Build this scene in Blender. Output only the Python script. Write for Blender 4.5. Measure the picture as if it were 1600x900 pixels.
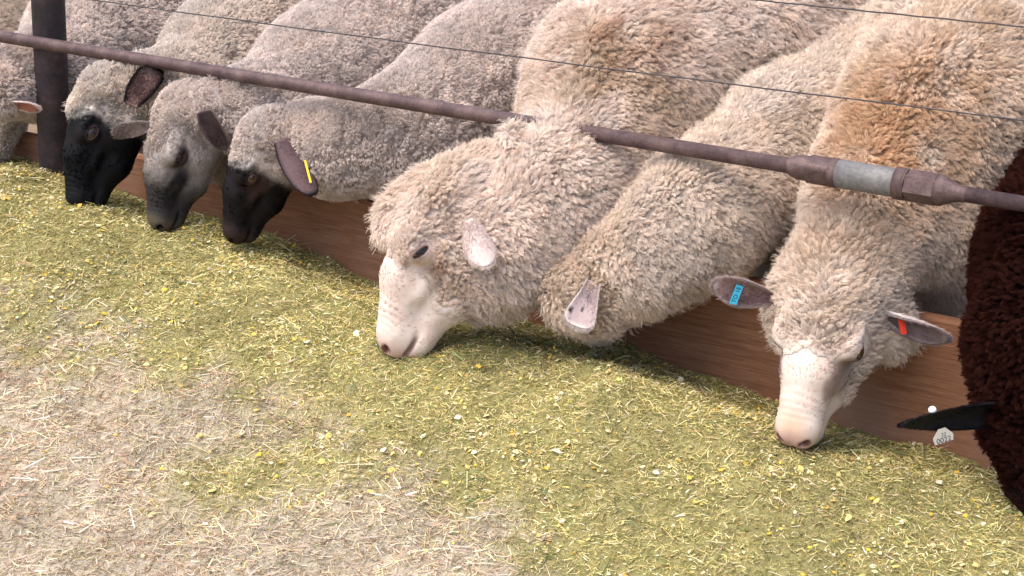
import bpy, math, time
import numpy as np
from mathutils import Vector, Matrix
T0 = time.time()
S = bpy.context.scene
for o in list(bpy.data.objects):
    bpy.data.objects.remove(o)

# ------------------------------------------------------------------ camera, light, exposure
FPX = 2800.0                                   # focal length in pixels of a 1600 px wide picture
PITCH, YAW = math.radians(19.70), math.radians(33.31)
CAM = np.array([1.6383, -2.6592, 1.5139])
FH = np.array([-math.sin(YAW), math.cos(YAW), 0.0])
UPW = np.array([0, 0, 1.0])
FWD = FH * math.cos(PITCH) - UPW * math.sin(PITCH)
CUP = UPW * math.cos(PITCH) + FH * math.sin(PITCH)
RGT = np.array([math.cos(YAW), math.sin(YAW), 0.0])
cd = bpy.data.cameras.new('camera')
cd.sensor_width = 36.0
cd.lens = FPX / 1600.0 * 36.0
cd.clip_start, cd.clip_end = 0.05, 2000.0
cam = bpy.data.objects.new('camera', cd)
S.collection.objects.link(cam)
cam.matrix_world = Matrix(((RGT[0], CUP[0], -FWD[0], CAM[0]), (RGT[1], CUP[1], -FWD[1], CAM[1]),
                           (RGT[2], CUP[2], -FWD[2], CAM[2]), (0, 0, 0, 1)))
S.camera = cam

SUN_EL, SUN_AZ = math.radians(68), math.radians(215)     # azimuth from +Y clockwise
W = bpy.data.worlds.new('World')
S.world = W
W.use_nodes = True
nt = W.node_tree
sky = nt.nodes.new('ShaderNodeTexSky')
sky.sky_type = 'NISHITA'
sky.sun_disc = False
sky.sun_elevation = SUN_EL
sky.sun_rotation = SUN_AZ
sky.air_density = 1.0
sky.dust_density = 4.0
sky.ozone_density = 0.6
bg = nt.nodes['Background']
nt.links.new(sky.outputs[0], bg.inputs[0])
bg.inputs[1].default_value = 0.14
sl = bpy.data.lights.new('sun', 'SUN')
sl.energy = 1.5
sl.angle = math.radians(70)
sl.color = (1.0, 0.95, 0.89)
sun = bpy.data.objects.new('sun', sl)
S.collection.objects.link(sun)
sd = Vector((math.sin(SUN_AZ) * math.cos(SUN_EL), math.cos(SUN_AZ) * math.cos(SUN_EL), math.sin(SUN_EL)))
sun.rotation_euler = sd.to_track_quat('Z', 'Y').to_euler()
sun.location = (0, 0, 6)
S.view_settings.view_transform = 'Standard'
S.view_settings.look = 'None'
S.view_settings.gamma = 1.0
S.view_settings.exposure = 1.10
try:
    S.cycles.max_bounces = 10
    S.cycles.diffuse_bounces = 7
    S.cycles_curves.shape = 'RIBBONS'
except Exception:
    pass

# ------------------------------------------------------------------ helpers
RNG = np.random.default_rng(7)


def nrm(v):
    v = np.asarray(v, float)
    return v / np.maximum(np.linalg.norm(v, axis=-1, keepdims=True), 1e-9)


def ray(px, py):
    return RGT * ((px - 800) / FPX) + CUP * ((450 - py) / FPX) + FWD


def at(px, py, Y):
    """the world point seen at a pixel of the photograph on the vertical plane y = Y"""
    d = ray(px, py)
    return CAM + d * ((Y - CAM[1]) / d[1])


def atd(px, py, depth):
    return CAM + ray(px, py) * depth


def depth_of(P):
    return float((np.asarray(P) - CAM) @ FWD)


def proj(P):
    q = P - CAM
    z = q @ FWD
    zz = np.where(np.abs(z) < 1e-6, 1e-6, z)
    return 800 + FPX * (q @ RGT) / zz, 450 - FPX * (q @ CUP) / zz, z


def hash3(ix, iy, iz, seed):
    h = (ix.astype(np.uint32) * np.uint32(374761393) + iy.astype(np.uint32) * np.uint32(668265263)
         + iz.astype(np.uint32) * np.uint32(2147483647 - 1274126177) + np.uint32(seed * 974711 + 17))
    h = (h ^ (h >> np.uint32(13))) * np.uint32(1274126177)
    h = h ^ (h >> np.uint32(16))
    h = h * np.uint32(2246822519)
    return ((h ^ (h >> np.uint32(15))).astype(np.float64) / 4294967295.0)


def vnoise(P, f=1.0, seed=0):
    """value noise in [0,1]"""
    p = np.asarray(P, float) * f + 1000.0
    i = np.floor(p).astype(np.int64)
    t = p - i
    t = t * t * (3 - 2 * t)
    r = 0
    for dx in (0, 1):
        wx = t[:, 0] if dx else 1 - t[:, 0]
        for dy in (0, 1):
            wy = t[:, 1] if dy else 1 - t[:, 1]
            for dz in (0, 1):
                wz = t[:, 2] if dz else 1 - t[:, 2]
                r = r + wx * wy * wz * hash3(i[:, 0] + dx, i[:, 1] + dy, i[:, 2] + dz, seed)
    return r


def fbm(P, f=1.0, seed=0, o=3):
    a, s, w = 0, 0, 1.0
    for k in range(o):
        a = a + w * vnoise(P, f * 2 ** k, seed + k)
        s += w
        w *= 0.5
    return a / s


def sstep(a, b, x):
    t = np.clip((np.asarray(x, float) - a) / (b - a), 0, 1)
    return t * t * (3 - 2 * t)


def mix(a, b, t):
    return a + (np.asarray(b, float) - a) * t[..., None]


def mesh_np(name, V, faces=None, quads=None, tris=None, mats=(), parent=None, col=None, smooth=True, edges=None):
    me = bpy.data.meshes.new(name)
    V = np.asarray(V, np.float32)
    me.vertices.add(len(V))
    me.vertices.foreach_set('co', V.ravel())
    if quads is None and tris is None and faces is not None:
        me.clear_geometry()
        me.from_pydata([tuple(map(float, v)) for v in V], [], faces)
    else:
        F = quads if quads is not None else tris
        n = 4 if quads is not None else 3
        if edges is not None and len(edges):
            me.edges.add(len(edges))
            me.edges.foreach_set('vertices', np.asarray(edges, np.int32).ravel())
        if F is not None and len(F):
            me.loops.add(len(F) * n)
            me.loops.foreach_set('vertex_index', np.asarray(F, np.int32).ravel())
            me.polygons.add(len(F))
            me.polygons.foreach_set('loop_start', np.arange(0, len(F) * n, n, dtype=np.int32))
            try:
                me.polygons.foreach_set('loop_total', np.full(len(F), n, np.int32))
            except Exception:
                pass
    for m in mats:
        me.materials.append(m)
    me.update(calc_edges=True)
    if smooth and len(me.polygons):
        me.polygons.foreach_set('use_smooth', np.ones(len(me.polygons), bool))
    if col is not None:
        setcol(me, col)
    ob = bpy.data.objects.new(name, me)
    S.collection.objects.link(ob)
    if parent is not None:
        ob.parent = parent
    return ob


def setcol(me, col):
    a = me.attributes.new('col', 'FLOAT_COLOR', 'POINT')
    c = np.ones((len(me.vertices), 4), np.float32)
    c[:, :3] = np.clip(col, 0, 1)
    a.data.foreach_set('color', c.ravel())


def tag(o, label=None, cat=None, group=None, kind=None):
    for k, v in (('label', label), ('category', cat), ('group', group), ('kind', kind)):
        if v:
            o[k] = v
    return o


def empty(name, loc, label, cat, group=None):
    o = bpy.data.objects.new(name, None)
    o.location = [float(v) for v in loc]
    S.collection.objects.link(o)
    tag(o, label, cat, group)
    bpy.context.view_layer.update()
    return o


def child(o, parent):
    """parent while keeping world coordinates (meshes are built in world space)"""
    o.parent = parent
    off = Vector((0, 0, 0))
    p = parent
    while p is not None:
        off += Vector(p.location)
        p = p.parent
    o.location = -off + Vector(o.location)
    return o


# ------------------------------------------------------------------ materials
def new_mat(name, rough=0.9, spec=0.2, metal=0.0):
    m = bpy.data.materials.new(name)
    m.use_nodes = True
    b = m.node_tree.nodes['Principled BSDF']
    b.inputs['Roughness'].default_value = rough
    b.inputs['Specular IOR Level'].default_value = spec
    b.inputs['Metallic'].default_value = metal
    return m, m.node_tree, b


def N(t, typ, **kw):
    n = t.nodes.new(typ)
    for k, v in kw.items():
        setattr(n, k, v)
    return n


def ramp(t, fac, stops):
    r = N(t, 'ShaderNodeValToRGB')
    e = r.color_ramp.elements
    while len(e) < len(stops):
        e.new(0.5)
    for el, (p, c) in zip(e, stops):
        el.position = p
        el.color = (c[0], c[1], c[2], 1)
    t.links.new(fac, r.inputs[0])
    return r


def noise_node(t, scale, detail=4, vec=None, rough=0.55, stretch=None):
    tc = N(t, 'ShaderNodeTexCoord')
    src = tc.outputs['Object']
    if stretch:
        mp = N(t, 'ShaderNodeMapping')
        mp.inputs['Scale'].default_value = stretch
        t.links.new(src, mp.inputs[0])
        src = mp.outputs[0]
    n = N(t, 'ShaderNodeTexNoise')
    n.inputs['Scale'].default_value = scale
    n.inputs['Detail'].default_value = detail
    n.inputs['Roughness'].default_value = rough
    t.links.new(src, n.inputs['Vector'])
    return n


def bump(t, b, h, strength, dist=0.01):
    bp = N(t, 'ShaderNodeBump')
    bp.inputs['Strength'].default_value = strength
    bp.inputs['Distance'].default_value = dist
    t.links.new(h, bp.inputs['Height'])
    t.links.new(bp.outputs[0], b.inputs['Normal'])


def attr_mat(name, rough=0.85, spec=0.15, jitter=0.12, nscale=180, bumpk=0.0, transl=0.0):
    m, t, b = new_mat(name, rough, spec)
    a = N(t, 'ShaderNodeAttribute', attribute_name='col')
    src = a.outputs['Color']
    if jitter:
        n = noise_node(t, nscale, 3)
        mr = N(t, 'ShaderNodeMapRange')
        mr.inputs['To Min'].default_value = 1 - jitter
        mr.inputs['To Max'].default_value = 1 + jitter
        t.links.new(n.outputs['Fac'], mr.inputs['Value'])
        mx = N(t, 'ShaderNodeMix', data_type='RGBA', blend_type='MULTIPLY')
        mx.inputs['Factor'].default_value = 1
        t.links.new(a.outputs['Color'], mx.inputs['A'])
        t.links.new(mr.outputs[0], mx.inputs['B'])
        src = mx.outputs['Result']
        if bumpk:
            bump(t, b, n.outputs['Fac'], bumpk, 0.004)
    t.links.new(src, b.inputs['Base Color'])
    if transl:
        tr = N(t, 'ShaderNodeBsdfTranslucent')
        t.links.new(src, tr.inputs['Color'])
        ms = N(t, 'ShaderNodeMixShader')
        ms.inputs[0].default_value = transl
        t.links.new(b.outputs[0], ms.inputs[1])
        t.links.new(tr.outputs[0], ms.inputs[2])
        t.links.new(ms.outputs[0], t.nodes['Material Output'].inputs[0])
    return m


M_SKIN = attr_mat('sheep_skin', 0.66, 0.12, 0.04, 120, 0.05)
M_FLEECE = attr_mat('fleece_base', 1.0, 0.0, 0.25, 140, 0.6)
M_FIBRE = attr_mat('wool_fibre', 1.0, 0.0, 0.0, 1, 0, 0.25)
M_EAR = attr_mat('ear_skin', 0.7, 0.2, 0.12, 220, 0.3)
M_BITS = attr_mat('dry_stalks', 0.8, 0.15, 0.0, 1, 0, 0.12)
M_BED = attr_mat('chopped_feed_bed', 1.0, 0.0, 0.45, 220, 0.9)


def plain(name, col, rough=0.6, spec=0.3, metal=0.0):
    m, t, b = new_mat(name, rough, spec, metal)
    b.inputs['Base Color'].default_value = (*col, 1)
    return m


def rusty(name, c0, c1, c2, rough=0.6, metal=0.3, scale=25, spec=0.4):
    m, t, b = new_mat(name, rough, spec, metal)
    n = noise_node(t, scale, 8, rough=0.65)
    r = ramp(t, n.outputs['Fac'], [(0.3, c0), (0.5, c1), (0.72, c2)])
    n2 = noise_node(t, scale * 9, 3)
    mx = N(t, 'ShaderNodeMix', data_type='RGBA', blend_type='OVERLAY')
    mx.inputs['Factor'].default_value = 0.5
    t.links.new(r.outputs[0], mx.inputs['A'])
    t.links.new(n2.outputs['Fac'], mx.inputs['B'])
    t.links.new(mx.outputs['Result'], b.inputs['Base Color'])
    bump(t, b, n2.outputs['Fac'], 0.35, 0.002)
    return m


M_RUST = rusty('rusted_pipe', (0.055, 0.033, 0.034), (0.10, 0.062, 0.060), (0.17, 0.115, 0.105))
M_POST = rusty('dark_rusted_post', (0.018, 0.013, 0.015), (0.034, 0.024, 0.027), (0.075, 0.045, 0.045), 0.65, 0.2, 14)
M_GALV = rusty('grey_galvanised', (0.10, 0.096, 0.098), (0.15, 0.145, 0.143), (0.21, 0.195, 0.185), 0.6, 0.2, 18)
M_WIRE = rusty('weathered_wire', (0.03, 0.027, 0.029), (0.06, 0.054, 0.058), (0.10, 0.095, 0.10), 0.6, 0.4, 60)
M_EYE, t_, b_ = new_mat('sheep_eye', 0.08, 0.6)
_a = N(t_, 'ShaderNodeAttribute', attribute_name='col')
t_.links.new(_a.outputs['Color'], b_.inputs['Base Color'])
M_TAGTXT = plain('tag_ink', (0.01, 0.02, 0.05), 0.7, 0.1)


def wood_mat():
    m, t, b = new_mat('weathered_red_brown_wood', 0.8, 0.15)
    n = noise_node(t, 1.0, 8, rough=0.7, stretch=(7, 30, 170))
    n2 = noise_node(t, 1.0, 4, rough=0.6, stretch=(26, 60, 520))
    n3 = noise_node(t, 4.0, 5)
    r = ramp(t, n.outputs['Fac'], [(0.2, (0.16, 0.068, 0.036)), (0.5, (0.29, 0.135, 0.074)), (0.8, (0.40, 0.22, 0.135))])
    mx = N(t, 'ShaderNodeMix', data_type='RGBA', blend_type='OVERLAY')
    mx.inputs['Factor'].default_value = 0.55
    t.links.new(r.outputs[0], mx.inputs['A'])
    t.links.new(n2.outputs['Fac'], mx.inputs['B'])
    r3 = ramp(t, n3.outputs['Fac'], [(0.45, (0, 0, 0)), (0.75, (1, 1, 1))])
    mx2 = N(t, 'ShaderNodeMix', data_type='RGBA')
    t.links.new(r3.outputs[0], mx2.inputs['Factor'])
    t.links.new(mx.outputs['Result'], mx2.inputs['A'])
    mx2.inputs['B'].default_value = (0.33, 0.20, 0.14, 1)
    t.links.new(mx2.outputs['Result'], b.inputs['Base Color'])
    bump(t, b, n.outputs['Fac'], 0.5, 0.004)
    return m


M_WOOD = wood_mat()

# ------------------------------------------------------------------ ground and feed
HX = np.array([-3.0, -2.2, -1.47, -0.5, 0.2, 0.82, 1.6])
HZ = np.array([0.43, 0.415, 0.385, 0.292, 0.257, 0.183, 0.12])
HY = np.array([-3.0, -1.4, -1.0, -0.6, -0.4, -0.28, -0.15, -0.05, 0.04, 0.1, 0.2])
HD = np.array([-0.30, -0.25, -0.175, -0.065, 0.01, 0.045, 0.055, 0.035, 0.008, 0.0, -0.02])


def hay_h(x, y):
    x, y = np.asarray(x, float), np.asarray(y, float)
    h = np.interp(x, HX, HZ) + np.interp(y, HY, HD)
    P = np.stack([x, y, 0 * x], -1).reshape(-1, 3)
    n = (fbm(P, 4.0, 11, 3) - 0.5) * 0.06 + (fbm(P, 13.0, 12, 3) - 0.5) * 0.034
    return np.maximum(h, 0.02) + n.reshape(x.shape)


def zone(x, y):
    """1 where the green chopped hay lies, 0 where only dry tan chaff is left (in picture coordinates of the real place)"""
    z = hay_h(x, y)
    P = np.stack([x, y, z], -1)
    px, py, _ = proj(P)
    bx = np.array([-400, 0, 120, 250, 350, 430, 470, 480])
    # the edge of the upper hay bank, then the second bank which starts lower to the right
    edge = np.interp(px, [-600, 0, 180, 330, 440, 560, 700, 840, 950, 1100, 1300, 1700], [430, 478, 520, 585, 632, 700, 775, 850, 905, 980, 1080, 1200])
    q = np.stack([x, y, 0 * x], -1)
    wob = (fbm(q, 5.0, 31, 3) - 0.5) * 150 + (fbm(q, 22.0, 32, 3) - 0.5) * 150
    g = sstep(95, -95, py - edge - 34 + wob)
    # tongue of hay running down-left through the middle
    ton = np.exp(-((py - (760 - 0.17 * (px - 250) + wob * 0.25)) / 62.0) ** 2) * sstep(190, 330, px) * sstep(860, 540, px)
    return np.clip(np.maximum(g, 0.92 * ton), 0, 1)


gnd, gt, gb = new_mat('dry_pen_dirt', 0.95, 0.05)
gn = noise_node(gt, 6, 8)
gr = ramp(gt, gn.outputs['Fac'], [(0.3, (0.13, 0.09, 0.06)), (0.7, (0.26, 0.19, 0.13))])
gt.links.new(gr.outputs[0], gb.inputs['Base Color'])
bump(gt, gb, gn.outputs['Fac'], 0.5, 0.03)
tag(mesh_np('ground', [(-400, -400, 0), (400, -400, 0), (400, 400, 0), (-400, 400, 0)], quads=[(0, 1, 2, 3)], mats=[gnd]), kind='structure')

HAYC = np.array([0.41, 0.365, 0.155])
CHAFFC = np.array([0.60, 0.515, 0.395])
xs = np.arange(-3.0, 1.8, 0.012)
ys = np.concatenate([np.arange(-2.6, -1.2, 0.05), np.arange(-1.2, 0.19, 0.012)])
gx, gy = np.meshgrid(xs, ys, indexing='ij')
gz = hay_h(gx, gy)
V = np.stack([gx, gy, gz], -1).reshape(-1, 3)
nx_, ny_ = gx.shape
idx = np.arange(nx_ * ny_).reshape(nx_, ny_)
Q = np.stack([idx[:-1, :-1], idx[1:, :-1], idx[1:, 1:], idx[:-1, 1:]], -1).reshape(-1, 4)
zn = zone(V[:, 0], V[:, 1])
bedc = mix(CHAFFC * 0.62 + 0 * V, HAYC * 0.62, zn) * (0.75 + 0.5 * fbm(V, 40, 5, 2))[:, None]
bed = mesh_np('feed_bed', V, quads=Q, mats=[M_BED], col=bedc)
tag(bed, 'bed of chopped hay and chaff banked up against the feed board', 'hay', kind='stuff')


def blades(name, P, yaw, tilt, L, Wd, bend, col, label, cat, mat=M_BITS, flat=None):
    """many thin curved stalks, two quads each, laid on the bed"""
    n = len(P)
    d = np.stack([np.cos(yaw) * np.cos(tilt), np.sin(yaw) * np.cos(tilt), np.sin(tilt)], -1)
    side = np.stack([-np.sin(yaw), np.cos(yaw), 0 * yaw], -1)
    up = np.cross(d, side)
    rl = RNG.uniform(-1.2, 1.2, n)
    w = side * np.cos(rl)[:, None] + up * np.sin(rl)[:, None]
    V = np.zeros((n, 6, 3))
    for k, s in enumerate((-0.5, 0.0, 0.5)):
        c = P + d * (L * s)[:, None] + np.array([0, 0, 1.0]) * (bend * (0.25 - s * s) * L)[:, None] + side * (bend * 0.8 * (s * s) * L)[:, None]
        ww = (Wd * (1.0 if k == 1 else 0.7))[:, None]
        V[:, 2 * k] = c - w * ww / 2
        V[:, 2 * k + 1] = c + w * ww / 2
    b = (np.arange(n) * 6)[:, None]
    Q = np.concatenate([b + np.array([0, 1, 3, 2]), b + np.array([2, 3, 5, 4])], 0)
    C = np.repeat(col, 6, 0)
    o = mesh_np(name, V.reshape(-1, 3), quads=Q, mats=[mat], col=C, smooth=False)
    return tag(o, label, cat, kind='stuff')


def scatter(n, xr=(-2.6, 1.5), yr=(-1.35, 0.085)):
    x = RNG.uniform(*xr, n)
    y = RNG.uniform(*yr, n)
    z = hay_h(x, y)
    P = np.stack([x, y, z], -1)
    px, py, d = proj(P)
    k = (px > -60) & (px < 1660) & (py < 940) & (py > 150)
    return P[k]


def pick(pal, wts, n, jit=0.18):
    pal = np.array(pal)
    i = RNG.choice(len(pal), n, p=np.array(wts) / np.sum(wts))
    return np.clip(pal[i] * (1 + RNG.normal(0, jit, (n, 1))) * (1 + RNG.normal(0, 0.05, (n, 3))), 0.01, 0.9)


def lay_hay():
    P = scatter(520000)
    zn = zone(P[:, 0], P[:, 1])
    P = P[RNG.random(len(P)) < zn * 0.95 + 0.04]
    n = len(P)
    P = P + np.stack([0 * P[:, 0], 0 * P[:, 0], RNG.uniform(-0.003, 0.006, n)], -1)
    L = RNG.gamma(2.4, 0.0037, n) + 0.003
    Wd = RNG.uniform(0.0007, 0.0016, n)
    col = pick([(0.49, 0.42, 0.16), (0.35, 0.32, 0.115), (0.15, 0.18, 0.06), (0.68, 0.59, 0.28), (0.80, 0.71, 0.47), (0.30, 0.20, 0.10)],
               [32, 27, 16, 22, 8, 6], n)
    tone = (.92 + .42 * sstep(.3, .7, fbm(P, 6, 101, 4)))[:, None]
    col = col * tone * v3(.93, .90, .88)
    blades('chopped_hay', P, RNG.uniform(0, 2 * math.pi, n), RNG.normal(0.05, 0.28, n), L, Wd, RNG.normal(0, 0.35, n), col,
           'olive green chopped hay banked along the feed board', 'hay')
    # longer greener stems
    P = scatter(9000)
    P = P[RNG.random(len(P)) < zone(P[:, 0], P[:, 1]) * 0.5 * sstep(0.45, 0.65, fbm(P, 6, 77, 2))]
    n = len(P)
    P[:, 2] += RNG.uniform(0.002, 0.008, n)
    col = pick([(0.10, 0.17, 0.07), (0.17, 0.22, 0.09), (0.42, 0.40, 0.22), (0.10, 0.15, 0.10)], [4, 4, 3, 2], n)
    blades('green_grass_stems', P, RNG.uniform(0, 6.28, n), RNG.normal(0.08, 0.22, n), RNG.uniform(0.025, 0.07, n), RNG.uniform(0.001, 0.0022, n),
           RNG.normal(0, 0.4, n), col, 'longer green grass stems lying in the chopped hay', 'hay')


def lay_chaff():
    P = scatter(330000)
    zn = zone(P[:, 0], P[:, 1])
    P = P[RNG.random(len(P)) < np.clip(1 - zn, 0.03, 1)]
    n = len(P)
    P = P + np.stack([0 * P[:, 0], 0 * P[:, 0], RNG.uniform(-0.003, 0.006, n)], -1)
    L = RNG.gamma(2.2, 0.0065, n) + 0.005
    Wd = RNG.uniform(0.0008, 0.0021, n)
    pk = sstep(0.5, 0.68, fbm(P, 7, 91, 3))[:, None]
    col = pick([(0.66, 0.56, 0.42), (0.76, 0.67, 0.53), (0.84, 0.77, 0.66), (0.52, 0.42, 0.29), (0.44, 0.31, 0.205), (0.54, 0.48, 0.28)],
               [32, 24, 7, 17, 7, 12], n)
    col = col * (.78 + .3 * sstep(.3, .7, fbm(P, 7, 102, 4)))[:, None]
    col = col * v3(.94, .885, .83) * (1 - pk * np.array([0.06, 0.15, 0.20]))
    blades('straw_chaff', P, RNG.uniform(0, 6.28, n), RNG.normal(0.03, 0.22, n), L, Wd, RNG.normal(0, 0.25, n), col,
           'dry tan straw chaff strewn over the ground in front', 'straw')
    P = scatter(3000)
    P = P[RNG.random(len(P)) < np.clip(1 - zone(P[:, 0], P[:, 1]), 0.05, 1) * 0.7]
    n = len(P)
    P[:, 2] += RNG.uniform(0.002, 0.008, n)
    col = pick([(0.62, 0.52, 0.38), (0.78, 0.70, 0.60), (0.48, 0.34, 0.22), (0.40, 0.30, 0.14)], [4, 3, 2, 1], n)
    blades('straw_stalks', P, RNG.uniform(0, 6.28, n), RNG.normal(0.04, 0.18, n), RNG.uniform(0.02, 0.06, n), RNG.uniform(0.0015, 0.0034, n),
           RNG.normal(0, 0.15, n), col, 'longer pale straw stalks lying on the tan chaff', 'straw')


def lay_flakes():
    P = scatter(60000)
    dens = (sstep(0.42, 0.72, fbm(P, 9, 55, 3)) * 0.6 + .1) * zone(P[:, 0], P[:, 1]) + 0.01
    P = P[RNG.random(len(P)) < dens]
    n = len(P)
    P[:, 2] += RNG.uniform(0.001, 0.007, n)
    K = 6
    r = RNG.gamma(2.2, 0.00085, n) + 0.0010
    ang = np.sort(RNG.uniform(0, 6.28, (n, 1)) + np.arange(K)[None] * 6.28 / K + RNG.uniform(-0.35, 0.35, (n, K)), 1)
    rr = r[:, None] * RNG.uniform(0.5, 1.35, (n, K))
    t1 = nrm(np.stack([np.ones(n), RNG.normal(0, .3, n), RNG.normal(0, .35, n)], -1))
    t2 = nrm(np.cross(np.stack([RNG.normal(0, .3, n), RNG.normal(-.2, .3, n), np.ones(n)], -1), t1))
    nn = np.cross(t1, t2)
    V = np.zeros((n, K + 1, 3))
    V[:, 0] = P + nn * (r * 0.35)[:, None]
    for k in range(K):
        V[:, k + 1] = P + t1 * (rr[:, k] * np.cos(ang[:, k]))[:, None] + t2 * (rr[:, k] * np.sin(ang[:, k]))[:, None]
    b = (np.arange(n) * (K + 1))[:, None]
    T = np.concatenate([b + np.array([0, k + 1, (k + 1) % K + 1]) for k in range(K)], 0)
    col = pick([(0.72, 0.47, 0.07), (0.62, 0.50, 0.17), (0.66, 0.57, 0.32), (0.60, 0.34, 0.08), (.72, .64, .45)], [2.5, 5, 6, 1, 3], n, 0.12)
    o = mesh_np('maize_flakes', V.reshape(-1, 3), tris=T, mats=[M_BITS], col=np.repeat(col, K + 1, 0), smooth=False)
    tag(o, 'small yellow maize flakes sprinkled through the hay', 'feed', kind='stuff')


def muzzle_stems():
    pts = [at(150, 330, -.06), at(205, 300, .03), at(265, 358, -.03), at(310, 350, .0), at(385, 378, .02), at(440, 385, .05), at(630, 555, -.18), at(700, 525, -.12),
           at(900, 515, -.05), at(960, 520, 0.0), at(1250, 695, -.08), at(1320, 640, -.02), at(1560, 760, .05), at(830, 490, -.02)]
    P = np.repeat(np.array(pts), 45, 0) + RNG.normal(0, 1, (45 * len(pts), 3)) * v3(.045, .03, 0)
    P[:, 1] = np.minimum(P[:, 1], .085)
    P[:, 2] = hay_h(P[:, 0], P[:, 1]) + RNG.uniform(.003, .014, len(P))
    n = len(P)
    col = pick([(0.16, 0.22, 0.08), (0.34, 0.34, 0.13), (0.62, 0.55, 0.32), (0.12, 0.17, 0.07)], [3, 4, 3, 2], n)
    blades('loose_hay_stems', P, RNG.uniform(0, 6.28, n), RNG.normal(0.25, 0.3, n), RNG.uniform(0.02, 0.06, n), RNG.uniform(0.001, 0.0021, n),
           RNG.normal(0, 0.4, n), col, 'tousled hay stems around the muzzles of the feeding sheep', 'hay')


v3 = lambda *a: np.array(a, float)
lay_hay()
muzzle_stems()
lay_chaff()
lay_flakes()

# ------------------------------------------------------------------ fence: board, post, rail, wires
BY = 0.10


def box(name, c, h, mat, bev=0.004):
    import bmesh
    bm = bmesh.new()
    bmesh.ops.create_cube(bm, size=1.0)
    for v in bm.verts:
        v.co = Vector((v.co.x * h[0] * 2 + c[0], v.co.y * h[1] * 2 + c[1], v.co.z * h[2] * 2 + c[2]))
    bmesh.ops.bevel(bm, geom=bm.edges[:], offset=bev, segments=2, affect='EDGES')
    me = bpy.data.meshes.new(name)
    bm.to_mesh(me)
    bm.free()
    me.materials.append(mat)
    o = bpy.data.objects.new(name, me)
    S.collection.objects.link(o)
    return o


def feed_board(x0, x1, z1, label, tilt=0.0):
    n = 60
    xx = np.linspace(x0, x1, n)
    zt = z1 + (fbm(np.stack([xx, 0 * xx, 0 * xx + 3], -1), 3, 4, 2) - 0.5) * 0.012 + tilt * (xx - x0)
    yy = BY + (fbm(np.stack([xx, 0 * xx, 0 * xx + 9], -1), 2, 6, 2) - 0.5) * 0.01
    prof = [(0.0, 0.0), (0.0, -0.006), (0.004, 0.0), (0.021, 0.0), (0.025, -0.006), (0.025, 0.0)]
    V = []
    for i in range(n):
        V += [(xx[i], yy[i], 0.05), (xx[i], yy[i], zt[i] - 0.006), (xx[i], yy[i] + 0.004, zt[i]),
              (xx[i], yy[i] + 0.021, zt[i]), (xx[i], yy[i] + 0.025, zt[i] - 0.006), (xx[i], yy[i] + 0.025, 0.05)]
    F = []
    for i in range(n - 1):
        for k in range(6):
            a, b = i * 6 + k, i * 6 + (k + 1) % 6
            F.append((a, b, b + 6, a + 6))
    F += [tuple(range(5, -1, -1)), tuple((n - 1) * 6 + k for k in range(6))]
    o = mesh_np('feed_board', V, faces=F, mats=[M_WOOD], smooth=False)
    return tag(o, label, 'board')


feed_board(-3.2, 2.4, 0.447, 'long red brown wooden feed board standing behind the hay under the sheep necks')


def lathe(name, prof, axis0, mat, sides=24, power=2.0, parent=None, rot=0.0, smooth=True):
    """swept profile [(x, r)] along X at (y, z); power > 2 squares the section"""
    y0, z0 = axis0
    V = []
    for x, r in prof:
        for k in range(sides):
            a = 2 * math.pi * k / sides
            ca, sa = math.cos(a), math.sin(a)
            q = 1.0 / (abs(ca) ** power + abs(sa) ** power) ** (1.0 / power)
            yy, zz = r * q * ca, r * q * sa
            V.append((x, y0 + yy * math.cos(rot) - zz * math.sin(rot), z0 + yy * math.sin(rot) + zz * math.cos(rot)))
    F = []
    for i in range(len(prof) - 1):
        for k in range(sides):
            a, b = i * sides + k, i * sides + (k + 1) % sides
            F.append((a, b, b + sides, a + sides))
    F.append(tuple(range(sides)))
    F.append(tuple((len(prof) - 1) * sides + k for k in reversed(range(sides))))
    o = mesh_np(name, V, faces=F, mats=[mat], smooth=smooth)
    if parent:
        child(o, parent)
    return o


RZ, RY = 0.700, 0.0
RAILX = lambda px: float(at(px, 57 + 0.1632 * px, RY)[0])
rail = empty('pipe_rail', (0, RY, RZ), 'rusty pipe rail with a grey coupling running across above the sheep heads', 'rail')
xa, xb = RAILX(1248), RAILX(1492)
lathe('pipe', [(-3.4, .0133), (-1.5, .0133), (-.5, .0133), (xa, .0133)], (RY, RZ), M_RUST, parent=rail)
lathe('pipe', [(xb, .0125), (2.6, .0125)], (RY, RZ), M_RUST, parent=rail)
X = RAILX
lathe('pipe_collar', [(X(1232), .0134), (X(1240), .0185), (X(1250), .0215), (X(1262), .021), (X(1266), .019)], (RY, RZ), M_RUST, parent=rail)
lathe('pipe_socket', [(X(1264), .019), (X(1266), .0195), (X(1300), .0195), (X(1301), .019)], (RY, RZ), M_RUST, power=5, parent=rail, rot=0.35)
lathe('coupling_ring', [(X(1298), .021), (X(1299.5), .0245), (X(1310), .0248), (X(1311), .0235)], (RY, RZ), M_RUST, parent=rail)
lathe('coupling_sleeve', [(X(1310), .022), (X(1310.5), .0238), (X(1398), .0238), (X(1401), .0232)], (RY, RZ), M_GALV, sides=32, parent=rail)
lathe('coupling_ring', [(X(1399), .023), (X(1400), .0262), (X(1416), .0265), (X(1418), .024)], (RY, RZ), M_RUST, parent=rail)
lathe('hexagon_nut', [(X(1417), .0215), (X(1419), .0262), (X(1464), .0262), (X(1468), .0235)], (RY, RZ), M_RUST, sides=6, power=2, parent=rail, rot=0.2, smooth=False)
lathe('pipe_reducer', [(X(1464), .0255), (X(1472), .0255), (X(1483), .0195), (X(1497), .0145), (X(1512), .0126)], (RY, RZ), M_RUST, parent=rail)

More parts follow.
